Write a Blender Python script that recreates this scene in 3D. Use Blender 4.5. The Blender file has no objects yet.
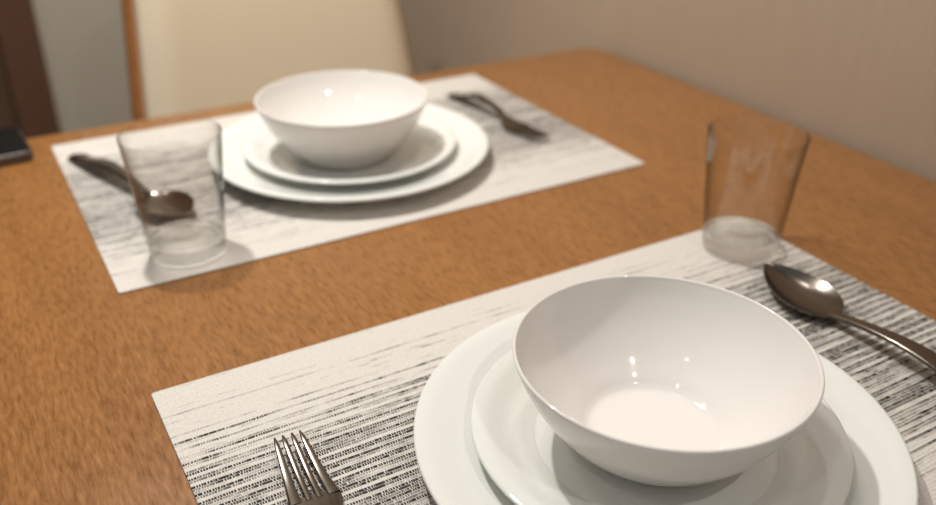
import bpy, bmesh, math, random
from mathutils import Vector, Matrix

random.seed(7)
S = bpy.context.scene
COL = S.collection
TZ = 0.74                                    # height of the table top above the floor
PI = math.pi

# ------------------------------------------------------------------ camera
cam_d = bpy.data.cameras.new('camera')
cam = bpy.data.objects.new('camera', cam_d)
COL.objects.link(cam)
cam.location = (-0.0477, -0.4336, TZ + 0.3089)
cam.rotation_euler = (1.0730, -0.0059, -0.5236)
cam_d.sensor_width = 36.0
cam_d.lens = 892.6 / 936 * 36.0
cam_d.clip_start = 0.01
cam_d.dof.use_dof = True
cam_d.dof.focus_distance = 0.45
cam_d.dof.aperture_fstop = 4.4
S.camera = cam

# ------------------------------------------------------------------ world, lights, exposure
w = bpy.data.worlds.new('room_light')
S.world = w
w.use_nodes = True
w.node_tree.nodes['Background'].inputs[0].default_value = (1.0, 0.96, 0.92, 1)
w.node_tree.nodes['Background'].inputs[1].default_value = 0.24


def lamp(name, loc, size, power, color, rot=(0, 0, 0)):
    d = bpy.data.lights.new(name, 'AREA')
    d.shape = 'DISK'
    d.size = size
    d.energy = power
    d.color = color
    o = bpy.data.objects.new(name, d)
    o.location = loc
    o.rotation_euler = rot
    COL.objects.link(o)
    return o


lamp('ceiling_lamp', (0.05, 0.40, TZ + 0.95), 0.045, 8.0, (1.0, 0.965, 0.915))
lamp('room_fill', (0.12, 0.72, TZ + 1.62), 0.25, 6.0, (1.0, 0.96, 0.90))  # added fill with no fixture, lifts the walls and the chair
for bx, by, bz, bp in ((-0.45, 0.75, 1.45, 1.3), (0.30, -0.95, 1.30, 3.2), (-0.75, -0.35, 1.45, 1.3), (0.42, 0.30, 1.45, 1.3)):  # small bulbs; the strongest, behind the camera, is added fill for bowl fronts
    lamp('ceiling_spot_and_fill', (bx, by, TZ + bz), 0.03, bp, (1.0, 0.965, 0.915))
S.view_settings.view_transform = 'Standard'
S.view_settings.look = 'None'
S.view_settings.exposure = 0.0
S.view_settings.gamma = 1.0
S.view_settings.use_curve_mapping = False
S.cycles.use_denoising = True


# ------------------------------------------------------------------ materials
def lin(r, g, b):
    def f(c):
        c /= 255.0
        return c / 12.92 if c <= 0.04045 else ((c + 0.055) / 1.055) ** 2.4
    return (f(r), f(g), f(b), 1)


class NT:
    """a small wrapper for writing node trees"""
    def __init__(self, name):
        self.m = bpy.data.materials.new(name)
        self.m.use_nodes = True
        self.t = self.m.node_tree
        self.b = self.t.nodes['Principled BSDF']

    def n(self, typ, **kw):
        x = self.t.nodes.new(typ)
        for k, v in kw.items():
            setattr(x, k, v)
        return x

    def l(self, a, b):
        self.t.links.new(a, b)

    def val(self, sock, v):
        if isinstance(v, (int, float, tuple)):
            sock.default_value = v
        else:
            self.l(v, sock)

    def math(self, op, a, b=0.0, c=0.0, clamp=False):
        x = self.n('ShaderNodeMath', operation=op)
        x.use_clamp = clamp
        for i, v in enumerate((a, b, c)):
            self.val(x.inputs[i], v)
        return x.outputs[0]

    def mix(self, f, a, b):
        x = self.n('ShaderNodeMix', data_type='RGBA')
        self.val(x.inputs[0], f)
        self.val(x.inputs[6], a)
        self.val(x.inputs[7], b)
        return x.outputs[2]

    def coords(self):
        return self.n('ShaderNodeTexCoord').outputs['Object']

    def mapped(self, co, scale):
        x = self.n('ShaderNodeMapping')
        self.l(co, x.inputs[0])
        x.inputs['Scale'].default_value = scale
        return x.outputs[0]

    def noise(self, co, scale=1.0, detail=2.0, rough=0.5):
        x = self.n('ShaderNodeTexNoise')
        self.l(co, x.inputs['Vector'])
        x.inputs['Scale'].default_value = scale
        x.inputs['Detail'].default_value = detail
        x.inputs['Roughness'].default_value = rough
        return x.outputs['Fac']

    def ramp(self, v, lo, hi):
        x = self.n('ShaderNodeMapRange')
        x.clamp = True
        self.val(x.inputs[0], v)
        x.inputs[1].default_value = lo
        x.inputs[2].default_value = hi
        return x.outputs[0]

    def bump(self, h, strength, dist):
        x = self.n('ShaderNodeBump')
        x.inputs['Strength'].default_value = strength
        x.inputs['Distance'].default_value = dist
        self.l(h, x.inputs['Height'])
        self.l(x.outputs[0], self.b.inputs['Normal'])


def plain(name, col, rough=0.5, metal=0.0, spec=0.5, bump=None):
    m = NT(name)
    m.b.inputs['Base Color'].default_value = col
    m.b.inputs['Roughness'].default_value = rough
    m.b.inputs['Metallic'].default_value = metal
    m.b.inputs['Specular IOR Level'].default_value = spec
    co = m.coords()
    nz = m.noise(co, bump[0] if bump else 30.0, 3.0)
    if bump:
        m.bump(nz, bump[1], bump[2])
    else:
        m.val(m.b.inputs['Roughness'], m.math('MULTIPLY_ADD', nz, 0.04, rough - 0.02))
    return m.m


def wood(name, dark, light, rough=0.4, long_axis=1, fleck=True):
    m = NT(name)
    co = m.coords()
    a = [55.0, 55.0, 55.0]
    a[long_axis] = 4.0
    b = [480.0, 480.0, 480.0]
    b[long_axis] = 85.0
    c = [9.0, 9.0, 9.0]
    c[long_axis] = 1.5
    n1 = m.noise(m.mapped(co, tuple(a)), 1.0, 4.0, 0.6)
    n2 = m.noise(m.mapped(co, tuple(b)), 1.0, 3.0, 0.6)
    n3 = m.noise(m.mapped(co, tuple(c)), 1.0, 2.0, 0.5)
    f = m.math('ADD', m.math('MULTIPLY', n1, 0.22), m.math('ADD', m.math('MULTIPLY', n2, 0.85), m.math('MULTIPLY', n3, 0.23)))
    f = m.ramp(f, 0.34, 0.96)
    col = m.mix(f, dark, light)
    m.l(col, m.b.inputs['Base Color'])
    m.val(m.b.inputs['Roughness'], m.math('MULTIPLY_ADD', n2, 0.2, rough - 0.1))
    m.bump(n2, 0.12, 0.0004)
    return m.m


def placemat_material():
    m = NT('woven_vinyl')
    co = m.coords()
    sp = m.n('ShaderNodeSeparateXYZ')
    m.l(co, sp.inputs[0])
    x, y = sp.outputs[0], sp.outputs[1]
    # wobble the rows a little so that threads are not ruled lines
    wob = m.noise(m.mapped(co, (22.0, 90.0, 1.0)), 1.0, 2.0)
    y2 = m.math('MULTIPLY_ADD', wob, 0.0022, y)
    v = m.math('DIVIDE', y2, 0.0020)
    row = m.math('FLOOR', v)
    fv = m.math('FRACT', v)
    cu = m.n('ShaderNodeCombineXYZ')
    m.val(cu.inputs[0], m.math('MULTIPLY', x, 300.0))
    m.val(cu.inputs[1], m.math('MULTIPLY', row, 7.77))
    jit = m.noise(cu.outputs[0], 1.0, 1.0)
    u = m.math('DIVIDE', x, 0.0014)
    u = m.math('ADD', u, m.math('MULTIPLY_ADD', row, 0.5, m.math('MULTIPLY', jit, 1.8)))
    fu = m.math('FRACT', u)
    # weft darkness: light hems, dark middle, every row with a chance of its own
    d = m.math('SUBTRACT', 0.15, m.math('ABSOLUTE', y))
    g = m.ramp(d, 0.002, 0.092)
    wn = m.n('ShaderNodeTexWhiteNoise', noise_dimensions='1D')
    m.val(wn.inputs['W'], row)
    cv = m.n('ShaderNodeCombineXYZ')
    m.val(cv.inputs[0], m.math('MULTIPLY', x, 26.0))
    m.val(cv.inputs[1], m.math('MULTIPLY', row, 3.71))
    streak = m.noise(cv.outputs[0], 1.0, 3.0, 0.7)           # broken along its own row
    par = m.math('FRACT', m.math('DIVIDE', m.math('ADD', row, 0.1), 3.0))      # every third row is the heaviest
    s = m.math('ADD', m.math('MULTIPLY_ADD', wn.outputs['Value'], 0.17, m.math('MULTIPLY', par, 0.30)), m.math('MULTIPLY', streak, 0.75))
    th = m.math('MULTIPLY_ADD', g, -0.40, 0.87)               # threshold falls towards the middle
    isdark = m.ramp(m.math('SUBTRACT', s, th), -0.09, 0.13)
    # a dark weft thread lies in the groove of its row, bridged by pale warp threads
    wid = m.math('MULTIPLY_ADD', isdark, 0.20, 0.27)
    groove = m.ramp(m.math('SUBTRACT', wid, m.math('ABSOLUTE', m.math('SUBTRACT', fv, 0.5))), -0.05, 0.08)
    warp = m.ramp(m.math('ABSOLUTE', m.math('SUBTRACT', fu, 0.5)), 0.10, 0.20)
    warp = m.math('MAXIMUM', warp, m.ramp(jit, 0.50, 0.62))
    dk = m.math('MULTIPLY', m.math('MULTIPLY', isdark, groove), warp)
    fine = m.noise(m.mapped(co, (700.0, 700.0, 1.0)), 1.0, 1.0)
    pale = m.mix(fine, lin(198, 191, 181), lin(236, 231, 224))
    col = m.mix(dk, pale, lin(26, 22, 19))
    m.l(col, m.b.inputs['Base Color'])
    m.b.inputs['Roughness'].default_value = 0.55
    m.b.inputs['Specular IOR Level'].default_value = 0.25
    h1 = m.ramp(m.math('ABSOLUTE', m.math('SUBTRACT', fv, 0.5)), 0.05, 0.5)
    h2 = m.ramp(m.math('ABSOLUTE', m.math('SUBTRACT', fu, 0.5)), 0.5, 0.1)
    m.bump(m.math('ADD', h1, m.math('MULTIPLY', h2, 0.5)), 0.35, 0.0005)
    return m.m


def opal_material(name, col):
    m = NT(name)
    nz = m.noise(m.coords(), 12.0, 2.0)
    m.l(m.mix(nz, col, tuple(c * 0.99 for c in col[:3]) + (1,)), m.b.inputs['Base Color'])
    m.b.inputs['Roughness'].default_value = 0.07
    m.b.inputs['IOR'].default_value = 1.45
    return m.m


def glass_wall_material():
    # thin clear glass: lets light straight through, reflects and absorbs more at a grazing angle
    m = NT('thin_clear_glass')
    out = m.t.nodes['Material Output']
    m.t.nodes.remove(m.b)
    lw = m.n('ShaderNodeLayerWeight')
    lw.inputs['Blend'].default_value = 0.5
    gr = m.math('POWER', lw.outputs['Facing'], 5.0)
    ab = m.math('POWER', lw.outputs['Facing'], 3.0)
    tr = m.n('ShaderNodeBsdfTransparent')
    m.l(m.mix(ab, (0.992, 0.992, 0.99, 1), (0.45, 0.44, 0.42, 1)), tr.inputs[0])
    gl = m.n('ShaderNodeBsdfGlossy')
    gl.inputs['Roughness'].default_value = 0.02
    mx = m.n('ShaderNodeMixShader')
    m.l(m.math('MULTIPLY_ADD', gr, 0.80, 0.035), mx.inputs[0])
    m.l(tr.outputs[0], mx.inputs[1])
    m.l(gl.outputs[0], mx.inputs[2])
    m.l(mx.outputs[0], out.inputs[0])
    return m.m


def glass_base_material():
    m = NT('thick_clear_glass')
    m.b.inputs['Base Color'].default_value = (0.97, 0.97, 0.96, 1)
    m.b.inputs['Transmission Weight'].default_value = 1.0
    m.b.inputs['Roughness'].default_value = 0.02
    m.b.inputs['IOR'].default_value = 1.45
    tr = m.n('ShaderNodeBsdfTransparent')
    mx = m.n('ShaderNodeMixShader')
    mx.inputs[0].default_value = 0.6
    m.l(tr.outputs[0], mx.inputs[1])
    m.l(m.b.outputs[0], mx.inputs[2])
    m.l(mx.outputs[0], m.t.nodes['Material Output'].inputs[0])
    return m.m


def steel_material():
    m = NT('brushed_steel')
    co = m.coords()
    n1 = m.noise(m.mapped(co, (900.0, 60.0, 900.0)), 1.0, 2.0)
    m.b.inputs['Base Color'].default_value = lin(120, 112, 104)
    m.b.inputs['Metallic'].default_value = 1.0
    m.val(m.b.inputs['Roughness'], m.math('MULTIPLY_ADD', n1, 0.08, 0.17))
    return m.m


def wallpaper(name, c1, c2):
    m = NT(name)
    co = m.coords()
    n1 = m.noise(m.mapped(co, (220.0, 220.0, 14.0)), 1.0, 2.0)
    n2 = m.noise(co, 3.0, 3.0)
    f = m.math('ADD', m.math('MULTIPLY', n1, 0.6), m.math('MULTIPLY', n2, 0.4))
    m.l(m.mix(f, c1, c2), m.b.inputs['Base Color'])
    m.b.inputs['Roughness'].default_value = 0.75
    m.bump(n1, 0.15, 0.0008)
    return m.m


M_TABLE = wood('table_veneer', lin(112, 70, 33), lin(178, 124, 70), 0.30, 1)
M_LEG = wood('table_leg_wood', lin(112, 64, 28), lin(178, 116, 62), 0.45, 2)
M_CHAIRWOOD = wood('chair_wood', lin(132, 82, 40), lin(190, 128, 74), 0.42, 2)
M_PAD = plain('cream_leatherette', lin(238, 222, 194), 0.55, bump=(240.0, 0.12, 0.0006))
M_MAT = placemat_material()
M_PLATE = opal_material('white_opal_glass', lin(233, 234, 229))
M_BOWL = opal_material('white_opal_bowl_glass', lin(234, 230, 225))
M_GLASS = glass_wall_material()
M_GBASE = glass_base_material()
M_STEEL = steel_material()
M_BLACK = plain('black_plastic', lin(22, 21, 21), 0.4)
M_SCREEN = plain('black_glass', lin(8, 8, 9), 0.5, spec=0.15)
M_EDGE = plain('grey_metal_edge', lin(96, 90, 86), 0.4, 0.6)
M_WALLR = wallpaper('beige_wallpaper', lin(168, 148, 128), lin(186, 166, 145))
M_WALLB = wallpaper('grey_wallpaper', lin(180, 172, 155), lin(194, 187, 170))
M_DOOR = wood('dark_door_wood', lin(84, 62, 46), lin(112, 84, 64), 0.5, 2)
M_DOORF = wood('dark_frame_wood', lin(84, 58, 42), lin(112, 80, 60), 0.5, 2)
M_FLOOR = wood('floor_wood', lin(96, 70, 50), lin(140, 108, 82), 0.5, 1)
M_BASEB = plain('baseboard_paint', lin(120, 100, 84), 0.5)


# ------------------------------------------------------------------ mesh helpers
def obj(name, bm, mat, parent=None, loc=(0, 0, 0), smooth=True, angle=40):
    bmesh.ops.recalc_face_normals(bm, faces=bm.faces)
    if smooth:
        for f in bm.faces:
            f.smooth = True
        for e in bm.edges:
            if len(e.link_faces) == 2 and e.calc_face_angle(0) > math.radians(angle):
                e.smooth = False
    me = bpy.data.meshes.new(name)
    bm.to_mesh(me)
    bm.free()
    me.materials.append(mat)
    o = bpy.data.objects.new(name, me)
    o.location = loc
    COL.objects.link(o)
    if parent:
        o.parent = parent
    return o


def tag(o, label, cat, group=None):
    o['label'] = label
    o['category'] = cat
    if group:
        o['group'] = group
    return o


def thing(name, label, cat, loc, rz=0.0, group=None):
    o = bpy.data.objects.new(name, None)
    o.empty_display_size = 0.02
    COL.objects.link(o)
    o.location = loc
    o.rotation_euler = (0, 0, rz)
    return tag(o, label, cat, group)


def struct(name, bm, mat, parent=None, loc=(0, 0, 0)):
    o = obj(name, bm, mat, parent, loc, smooth=False)
    if not parent:
        o['kind'] = 'structure'
    return o


def copy_tree(o, parent=None):
    c = o.copy()
    COL.objects.link(c)
    c.parent = parent
    for ch in list(o.children):
        copy_tree(ch, c)
    return c


def box(x0, x1, y0, y1, z0, z1, bev=0.0, seg=2):
    bm = bmesh.new()
    bmesh.ops.create_cube(bm, size=1.0)
    for v in bm.verts:
        v.co = Vector(((x0 + x1) / 2 + v.co.x * (x1 - x0), (y0 + y1) / 2 + v.co.y * (y1 - y0), (z0 + z1) / 2 + v.co.z * (z1 - z0)))
    if bev:
        bmesh.ops.bevel(bm, geom=list(bm.edges), offset=bev, segments=seg, profile=0.5, affect='EDGES')
    return bm


def spline(pts, n=8):
    """Catmull-Rom through 2D points"""
    out = []
    P = [pts[0]] + list(pts) + [pts[-1]]
    for i in range(1, len(P) - 2):
        p0, p1, p2, p3 = P[i - 1], P[i], P[i + 1], P[i + 2]
        for k in range(n):
            t = k / n
            out.append(tuple(0.5 * ((2 * p1[j]) + (-p0[j] + p2[j]) * t + (2 * p0[j] - 5 * p1[j] + 4 * p2[j] - p3[j]) * t * t
                                    + (-p0[j] + 3 * p1[j] - 3 * p2[j] + p3[j]) * t ** 3) for j in range(len(p1))))
    out.append(tuple(pts[-1]))
    return out


def lathe(prof, seg=128):
    """revolve (r, z) points; r = 0 makes a pole"""
    bm = bmesh.new()
    rings = []
    for r, z in prof:
        if r < 1e-6:
            rings.append([bm.verts.new((0, 0, z))])
        else:
            rings.append([bm.verts.new((r * math.cos(2 * PI * k / seg), r * math.sin(2 * PI * k / seg), z)) for k in range(seg)])
    for a, b in zip(rings, rings[1:]):
        for k in range(seg):
            j = (k + 1) % seg
            if len(a) == 1 and len(b) > 1:
                bm.faces.new((a[0], b[k], b[j]))
            elif len(b) == 1 and len(a) > 1:
                bm.faces.new((a[k], a[j], b[0]))
            elif len(a) > 1:
                bm.faces.new((a[k], a[j], b[j], b[k]))
    return bm


def rounded_slab(x0, x1, y0, y1, r, z0, z1, bev=0.004, arc=10):
    bm = bmesh.new()
    pts = []
    for cx, cy, a0 in ((x1 - r, y1 - r, 0), (x0 + r, y1 - r, 90), (x0 + r, y0 + r, 180), (x1 - r, y0 + r, 270)):
        for k in range(arc + 1):
            a = math.radians(a0 + 90 * k / arc)
            pts.append((cx + r * math.cos(a), cy + r * math.sin(a)))
    bot = bm.faces.new([bm.verts.new((x, y, z0)) for x, y in pts])
    ex = bmesh.ops.extrude_face_region(bm, geom=[bot])
    for v in ex['geom']:
        if isinstance(v, bmesh.types.BMVert):
            v.co.z = z1
    bm.normal_update()
    if bev:
        ed = [e for e in bm.edges if abs(e.verts[0].co.z - e.verts[1].co.z) < 1e-6]
        bmesh.ops.bevel(bm, geom=ed, offset=bev, segments=3, profile=0.5, affect='EDGES')
    return bm


def sweep(path, section, square=0.7):
    """path: list of (centre, half_width, half_thickness, along-normal) swept by a superellipse; along local Y"""
    bm = bmesh.new()
    n = section
    rings = []
    for (x, y, z), hw, ht, slope in path:
        ring = []
        for k in range(n):
            a = 2 * PI * k / n
            c, s = math.cos(a), math.sin(a)
            px = hw * math.copysign(abs(c) ** square, c)
            pz = ht * math.copysign(abs(s) ** square, s)
            ring.append(bm.verts.new((x + px, y - pz * slope, z + pz)))
        rings.append(ring)
    for a, b in zip(rings, rings[1:]):
        for k in range(n):
            j = (k + 1) % n
            bm.faces.new((a[k], a[j], b[j], b[k]))
    bm.faces.new(rings[0])
    bm.faces.new(rings[-1])
    return bm


# ------------------------------------------------------------------ the room
WR = 0.662            # right wall
WB = 1.15             # back wall
DX = 0.072            # where the dark door begins
struct('floor', box(-2.2, WR + 0.1, -1.6, WB + 0.1, -0.06, 0.0), M_FLOOR)
struct('wall_right', box(WR, WR + 0.1, -1.6, WB + 0.1, 0.0, 2.6), M_WALLR)
struct('wall_back', box(DX, WR, WB, WB + 0.1, 0.0, 2.6), M_WALLB)
struct('wall_back_far_end', box(-2.2, DX - 0.95, WB, WB + 0.1, 0.0, 2.6), M_WALLB)
struct('wall_back_lintel', box(DX - 0.95, DX, WB, WB + 0.1, 2.1, 2.6), M_WALLB)
dr = struct('door_1', box(DX - 0.90, DX - 0.055, WB + 0.03, WB + 0.07, 0.0, 2.05, 0.002), M_DOOR)
bm = box(DX - 0.06, DX - 0.0005, WB - 0.012, WB + 0.09, 0.0, 2.098, 0.003)
struct('door_frame', bm, M_DOORF, dr)
bm = box(DX - 0.949, DX - 0.895, WB - 0.012, WB + 0.09, 0.0, 2.098, 0.003)
struct('door_frame', bm, M_DOORF, dr)
bm = box(DX - 0.895, DX - 0.06, WB - 0.012, WB + 0.09, 2.05, 2.098, 0.003)
struct('door_frame', bm, M_DOORF, dr)
bm = box(DX - 0.80, DX - 0.155, WB + 0.022, WB + 0.034, 1.05, 1.93, 0.004)
struct('door_panel', bm, M_DOOR, dr)
bm = box(DX - 0.80, DX - 0.155, WB + 0.022, WB + 0.034, 0.16, 0.92, 0.004)
struct('door_panel', bm, M_DOOR, dr)
struct('baseboard_right', box(WR - 0.012, WR, -1.6, WB, 0.0, 0.08), M_BASEB)
struct('baseboard_back', box(DX + 0.001, WR - 0.012, WB - 0.012, WB, 0.0, 0.08), M_BASEB)

# ------------------------------------------------------------------ dining table
TX0, TX1, TY0, TY1 = -0.75, 0.652, -0.335, 0.457
tb = thing('dining_table', 'orange-brown wooden dining table pushed against the beige wall', 'table', (-0.05, 0.06, 0))
off = Vector((-0.05, 0.06, 0))
obj('tabletop', rounded_slab(TX0 + 0.05, TX1 + 0.05, TY0 - 0.06, TY1 - 0.06, 0.035, TZ - 0.030, TZ, 0.003), M_TABLE, tb)
for lx in (TX0 + 0.09, TX1 + 0.02):
    for ly in (TY0 - 0.02, TY1 - 0.10):
        bm = box(lx - 0.03, lx + 0.03, ly - 0.03, ly + 0.03, 0.0, TZ - 0.030, 0.004)
        for v in bm.verts:
            if v.co.z < 0.1:
                v.co.x = lx + (v.co.x - lx) * 0.7
                v.co.y = ly + (v.co.y - ly) * 0.7
        obj('leg', bm, M_LEG, tb)
ax0, ax1, ay0, ay1 = TX0 + 0.09, TX1 + 0.02, TY0 - 0.02, TY1 - 0.10
obj('apron', box(ax0 + 0.03, ax1 - 0.03, ay0 - 0.011, ay0 + 0.011, TZ - 0.095, TZ - 0.030, 0.001), M_LEG, tb)
obj('apron', box(ax0 + 0.03, ax1 - 0.03, ay1 - 0.011, ay1 + 0.011, TZ - 0.095, TZ - 0.030, 0.001), M_LEG, tb)
obj('apron', box(ax0 - 0.011, ax0 + 0.011, ay0 + 0.03, ay1 - 0.03, TZ - 0.095, TZ - 0.030, 0.001), M_LEG, tb)
obj('apron', box(ax1 - 0.011, ax1 + 0.011, ay0 + 0.03, ay1 - 0.03, TZ - 0.095, TZ - 0.030, 0.001), M_LEG, tb)

# ------------------------------------------------------------------ dining chair behind the table
CHR = math.radians(4.0)
chair = thing('dining_chair', 'cream upholstered dining chair with wooden frame behind the table', 'chair', (0.339, 0.50, 0), CHR)
BY = 0.19             # back plane in the chair's own frame (its seat faces -y)


def back_pt(u, z):
    """u in -1..1 across, z height; returns x, y on the raked, tapered back"""
    hw = 0.2005 - 0.115 * (z - 0.66)
    rake = BY + 0.16 * (z - 0.66)
    return u * hw, rake + 0.018 * (1 - u * u)


def back_panel(u0, u1, z0, z1, t0, t1, puff, nu=28, nz=20, rad=0.0):
    bm = bmesh.new()
    grids = []
    for side in (0, 1):
        g = []
        for j in range(nz + 1):
            row = []
            for i in range(nu + 1):
                s, t = i / nu, j / nz
                u = u0 + (u1 - u0) * s
                z = z0 + (z1 - z0) * t
                if rad:                                   # round the top corners
                    k = max(0.0, abs(2 * s - 1) - 0.6) / 0.4
                    z -= rad * k * k * t ** 3
                x, y = back_pt(u, z)
                e = min(1.0, 12 * min(s, 1 - s)) * min(1.0, 9 * min(t, 1 - t))
                e = math.sqrt(max(e, 0.0))
                y += (t0 - puff * e) if side == 0 else t1
                row.append(bm.verts.new((x, y, z)))
            g.append(row)
        grids.append(g)
    for gi, g in enumerate(grids):
        for j in range(nz):
            for i in range(nu):
                bm.faces.new((g[j][i], g[j][i + 1], g[j + 1][i + 1], g[j + 1][i]))
    a, b = grids
    for i in range(nu):
        bm.faces.new((a[0][i], a[0][i + 1], b[0][i + 1], b[0][i]))
        bm.faces.new((a[nz][i], a[nz][i + 1], b[nz][i + 1], b[nz][i]))
    for j in range(nz):
        bm.faces.new((a[j][0], a[j + 1][0], b[j + 1][0], b[j][0]))
        bm.faces.new((a[j][nu], a[j + 1][nu], b[j + 1][nu], b[j][nu]))
    return bm


obj('backrest', back_panel(-0.945, 0.945, 0.50, 0.915, -0.006, 0.012, 0.022, rad=0.03), M_PAD, chair)
obj('back_frame', back_panel(-1.0, 1.0, 0.47, 0.93, 0.0125, 0.030, 0.0, rad=0.035), M_CHAIRWOOD, chair)
bm = rounded_slab(-0.205, 0.205, -0.22, 0.185, 0.05, 0.425, 0.475, 0.014)
obj('seat', bm, M_PAD, chair)
obj('seat_frame', rounded_slab(-0.20, 0.20, -0.215, 0.225, 0.04, 0.385, 0.4245, 0.004), M_CHAIRWOOD, chair)
for lx in (-0.17, 0.17):
    for ly in (-0.18, 0.19):
        bm = box(lx - 0.019, lx + 0.019, ly - 0.019, ly + 0.019, 0.0, 0.385, 0.004)
        for v in bm.verts:
            if v.co.z < 0.1:
                v.co.x = lx + (v.co.x - lx) * 0.65 + 0.012 * (1 if lx > 0 else -1)
                v.co.y = ly + (v.co.y - ly) * 0.65 + (0.04 if ly > 0 else -0.01)
        obj('leg', bm, M_CHAIRWOOD, chair)

# ------------------------------------------------------------------ place settings
# frame of a setting: origin at the middle of its mat, x to the diner's right, y away from the diner
MX, MY, MT = 0.450, 0.300, 0.0015
near_o = Vector((0.2255, -0.150, TZ))          # near mat centre
far_o = Vector((0.2312, 0.2712, TZ))          # far mat centre


def setting_point(o, rz, x, y, z):
    c, s = math.cos(rz), math.sin(rz)
    return (o.x + c * x - s * y, o.y + s * x + c * y, o.z + z)


mat1 = obj('placemat', rounded_slab(-MX / 2, MX / 2, -MY / 2, MY / 2, 0.002, 0.0, MT, 0.0004, 4), M_MAT, None, near_o)
tag(mat1, 'black and cream woven placemat under the large sharp white bowl in the foreground', 'placemat', 'woven placemats on the table')
mat2 = copy_tree(mat1)
mat2.location = far_o
mat2.rotation_euler = (0, 0, PI + 0.004)
tag(mat2, 'blurred woven placemat at the far side of the table, in front of the chair', 'placemat', 'woven placemats on the table')

# dinner plate, side plate, bowl (profiles from the centre of the top, over the rim, to the centre of the bottom)
def plate_profile(R, well, zr, th, foot):
    top = spline([(0.0, th), (well * 0.6, th), (well * 0.93, th + 0.0003), (well, th + 0.0012), (well + 0.006, th + 0.0035),
                  (well + 0.013, th + 0.0055), (R - 0.008, zr - 0.0012), (R - 0.0015, zr - 0.0001)], 6)
    lip = [(R - 0.0004, zr - 0.0004), (R, zr - 0.0014), (R - 0.0005, zr - 0.0024)]
    bot = spline([(R - 0.002, zr - 0.0030), (R - 0.012, zr - 0.0052), (well + 0.012, th + 0.0020), (well + 0.004, th - 0.0012),
                  (foot + 0.003, 0.0006), (foot, 0.0), (foot - 0.003, 0.0006), (foot * 0.8, 0.0009), (0.0, 0.0009)], 5)
    return top + lip + bot


def plate(name, prof, label, cat, loc, group):
    return tag(obj(name, lathe(prof, 160), M_PLATE, None, loc, angle=60), label, cat, group)


P_DIN = plate_profile(0.1222, 0.083, 0.0165, 0.0038, 0.076)
P_SIDE = plate_profile(0.0935, 0.062, 0.0150, 0.0036, 0.056)
P_BOWL = (spline([(0.0, 0.0036), (0.015, 0.0036), (0.026, 0.0037), (0.0320, 0.0042), (0.0352, 0.0058), (0.0390, 0.0092), (0.0490, 0.0180),
                  (0.0595, 0.0300), (0.0668, 0.0415), (0.0707, 0.0500), (0.0715, 0.0522)], 8)
          + [(0.0720, 0.0529), (0.0726, 0.0531), (0.0732, 0.0528), (0.0735, 0.0522)]
          + spline([(0.0733, 0.0514), (0.0723, 0.0480), (0.0688, 0.0395), (0.0622, 0.0275), (0.0525, 0.0150), (0.0440, 0.0065), (0.0395, 0.0022),
                    (0.0365, 0.0), (0.0335, 0.0009), (0.022, 0.0012), (0.0, 0.0012)], 7))
near_c = Vector((0.2135, -0.1740))
far_c = Vector((0.2340, 0.2585))
GP, GS, GB = 'white dinner plates', 'white side plates', 'white bowls'
z0 = TZ + MT
zs = z0 + 0.0039
zb = zs + 0.0037
plate('dinner_plate', P_DIN, 'large white dinner plate at the bottom of the near stack in the foreground', 'plate', (near_c.x, near_c.y, z0), GP)
plate('dinner_plate', P_DIN, 'large blurred white dinner plate at the bottom of the far stack near the chair', 'plate', (far_c.x, far_c.y, z0), GP)
plate('side_plate', P_SIDE, 'smaller white plate directly under the sharp foreground bowl', 'plate', (near_c.x, near_c.y, zs), GS)
plate('side_plate', P_SIDE, 'smaller blurred white plate directly under the far bowl near the chair', 'plate', (far_c.x, far_c.y, zs), GS)
b1 = obj('bowl', lathe(P_BOWL, 192), M_BOWL, None, (near_c.x + 0.0005, near_c.y + 0.001, zb), angle=60)
tag(b1, 'white round bowl in sharp focus on the foreground plates', 'bowl', GB)
b2 = copy_tree(b1)
b2.location = (far_c.x - 0.007, far_c.y - 0.004, zb)
tag(b2, 'blurred white round bowl on the far plates in front of the chair', 'bowl', GB)

# ------------------------------------------------------------------ drinking glasses
g1 = thing('drinking_glass', 'clear glass tumbler at the front left corner of the far placemat', 'glass', (0.0630, 0.158, z0), 0.0, 'clear tumblers')
outer = spline([(0.0240, 0.0), (0.0262, 0.0014), (0.0272, 0.008), (0.0290, 0.030), (0.0315, 0.060), (0.0342, 0.0890)], 6)
rim = [(0.0341, 0.0896), (0.0336, 0.0899), (0.0331, 0.0895)]
inner = spline([(0.0330, 0.0888), (0.0303, 0.060), (0.0277, 0.030), (0.0260, 0.0152), (0.0238, 0.0135)], 6)
obj('glass_wall', lathe([p for p in outer if p[1] >= 0.0118] + rim + inner, 128), M_GLASS, g1, angle=60)
base = ([(0.0, 0.0030), (0.015, 0.0026), (0.0205, 0.0009), (0.0228, 0.0)] + [p for p in outer if p[1] < 0.0116]
        + [(0.0275, 0.0117), (0.0252, 0.0124), (0.0230, 0.0124), (0.017, 0.0118), (0.010, 0.0132), (0.005, 0.0140), (0.0, 0.0142)])
obj('glass_base', lathe(base, 128), M_GBASE, g1, angle=50)
g2 = copy_tree(g1)
g2.location = (0.4135, -0.035, z0)
tag(g2, 'clear glass tumbler on the near placemat corner beside the wall and the spoon', 'glass', 'clear tumblers')


# ------------------------------------------------------------------ cutlery (local -y points to the handle's end)
def smoothstep(a, b, t):
    t = max(0.0, min(1.0, (t - a) / (b - a)))
    return t * t * (3 - 2 * t)


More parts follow.
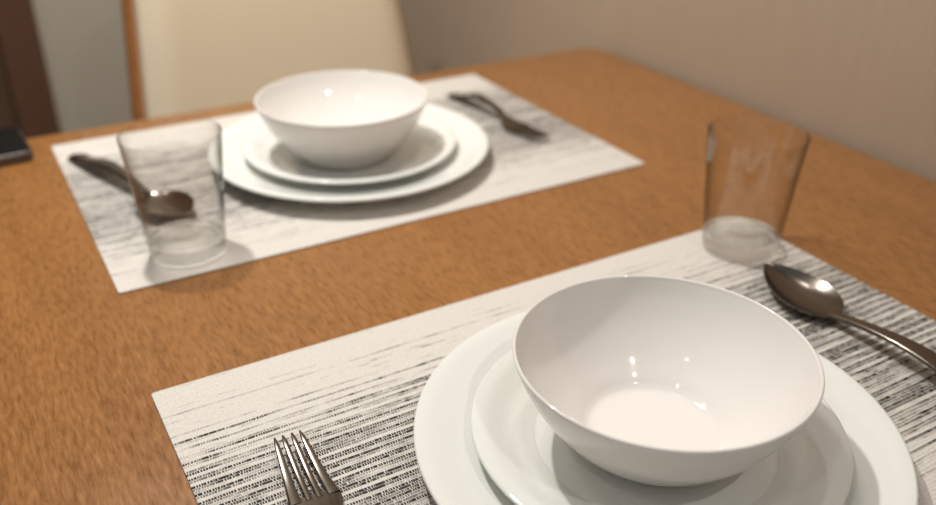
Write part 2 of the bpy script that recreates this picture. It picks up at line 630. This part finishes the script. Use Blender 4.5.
def handle_path(y0, y1, z_neck, hw_neck, hw_end, arch=0.0038, n=28):
    path = []
    for k in range(n + 1):
        t = k / n
        y = y0 + (y1 - y0) * t
        hw = hw_neck + (hw_end - hw_neck) * smoothstep(0.08, 0.75, t)
        z = z_neck + arch * math.sin(min(1.0, t * 1.15) * PI) * (1 - 0.35 * t) - (z_neck - 0.0016) * smoothstep(0.4, 1.0, t)
        ht = 0.0021 - 0.0005 * t
        if t > 0.93:
            q = (t - 0.93) / 0.07
            hw *= math.sqrt(max(0.03, 1 - q * q))
            ht *= math.sqrt(max(0.10, 1 - q * q * 0.8))
        path.append(((0, y, z), hw, ht, 0.0))
    return path


def spoon_bowl():
    bm = bmesh.new()
    nu, nv = 24, 40
    L, Wd = 0.064, 0.0205
    def p(i, j, dz):
        s = -1 + 2 * i / nu
        t = j / nv                                    # 0 = neck, 1 = tip
        hw = Wd * (max(0.0, math.sin(PI * t ** 0.80)) ** 0.62)
        hw = max(hw, 0.0028 * (1 - smoothstep(0.0, 0.3, t)))
        if t > 0.995:
            hw = 0.0012
        x = s * hw
        depth = 0.0074 * (max(0.0, math.sin(PI * min(1.0, t * 0.98 + 0.01))) ** 0.75)
        rimz = 0.0068 + 0.0046 * t
        z = rimz - depth * (1 - abs(s) ** 2.3)
        return (x, L * t, z + dz)
    top = [[bm.verts.new(p(i, j, 0.0007)) for i in range(nu + 1)] for j in range(nv + 1)]
    bot = [[bm.verts.new(p(i, j, -0.0007)) for i in range(nu + 1)] for j in range(nv + 1)]
    for g in (top, bot):
        for j in range(nv):
            for i in range(nu):
                bm.faces.new((g[j][i], g[j][i + 1], g[j + 1][i + 1], g[j + 1][i]))
    for j in range(nv):
        bm.faces.new((top[j][0], top[j + 1][0], bot[j + 1][0], bot[j][0]))
        bm.faces.new((top[j][nu], top[j + 1][nu], bot[j + 1][nu], bot[j][nu]))
    for i in range(nu):
        bm.faces.new((top[0][i], top[0][i + 1], bot[0][i + 1], bot[0][i]))
        bm.faces.new((top[nv][i], top[nv][i + 1], bot[nv][i + 1], bot[nv][i]))
    return bm


def make_spoon(label, loc, rz, bend=0.0):
    t = thing('spoon', label, 'spoon', loc, rz, 'steel spoons')
    obj('spoon_bowl', spoon_bowl(), M_STEEL, t, angle=70).rotation_euler = (0, 0, bend)
    obj('handle', sweep(handle_path(0.0025, -0.133, 0.0060, 0.0040, 0.0088, 0.0080), 20), M_STEEL, t, angle=70)
    return t


def fork_z(y):
    """height of the head along y: low at its belly, tips and neck raised"""
    return 0.0030 + 0.0045 * smoothstep(0.030, 0.075, y) ** 1.3 + 0.0070 * (1 - smoothstep(-0.012, 0.020, y))


def make_fork(label, loc, rz):
    t = thing('fork', label, 'fork', loc, rz, 'steel forks')
    # head: a flat shield widening from the neck to the roots of the tines
    path = []
    for k in range(19):
        y = -0.004 + 0.032 * k / 18
        hw = 0.0032 + 0.0094 * smoothstep(-0.002, 0.024, y)
        path.append(((0, y, fork_z(y)), hw, 0.0011 - 0.0004 * smoothstep(0.014, 0.028, y), 0.0))
    obj('fork_head', sweep(path, 20), M_STEEL, t, angle=70)
    for k in range(4):
        c = -1.5 + k
        path = []
        for q in range(25):
            s = q / 24
            y = 0.0250 + 0.0460 * s
            w = 1 - s
            if k in (1, 2):                                # inner tines
                xc, hw = (c / 0.5) * (0.0026 - 0.00025 * s), 0.00170 - 0.00040 * s
            else:                                          # outer tines broaden outwards to the root
                xi = 0.0061 - 0.0006 * s
                xo = 0.0127 - 0.0046 * s ** 0.8 - 0.0004 * s
                xc, hw = (1 if c > 0 else -1) * (xi + xo) / 2, (xo - xi) / 2
            ht = 0.00105 - 0.0003 * s
            if s > 0.9:
                hw *= 1 - 0.6 * (s - 0.9) / 0.1
                ht *= 1 - 0.45 * (s - 0.9) / 0.1
            path.append(((xc, y, fork_z(y)), hw, ht, 0.0))
        obj('tine', sweep(path, 16, 0.5), M_STEEL, t, angle=70)
    obj('handle', sweep(handle_path(-0.0015, -0.095, 0.0100, 0.0034, 0.0085), 20), M_STEEL, t, angle=70)
    return t


make_spoon('steel spoon on the near placemat, to the right of the large sharp bowl', (0.3900, -0.1405, z0), math.radians(2), math.radians(-7))
fs = make_spoon('blurred steel spoon lying behind the left tumbler on the far placemat', (0.0557, 0.2560, z0), PI + math.radians(15.8))
make_fork('steel fork on the near placemat, left of the foreground plates', (0.0470, -0.1505, z0), math.radians(-4))
make_fork('blurred steel fork on the far placemat, right of the far plates', (0.4012, 0.2744, z0), PI + math.radians(2.6))

# ------------------------------------------------------------------ phone at the far left edge of the table
ph = thing('phone', 'black flat phone lying on the far left edge of the table', 'phone', (-0.089, 0.424, TZ), math.radians(4))
obj('body', rounded_slab(-0.076, 0.076, -0.036, 0.036, 0.008, 0.0, 0.0098, 0.0015), M_EDGE, ph)
obj('screen', rounded_slab(-0.0745, 0.0745, -0.0345, 0.0345, 0.007, 0.0098, 0.0112, 0.0006), M_SCREEN, ph)
obj('side_button', box(0.02, 0.04, -0.0372, -0.0362, 0.004, 0.0068, 0.0003), M_BLACK, ph)
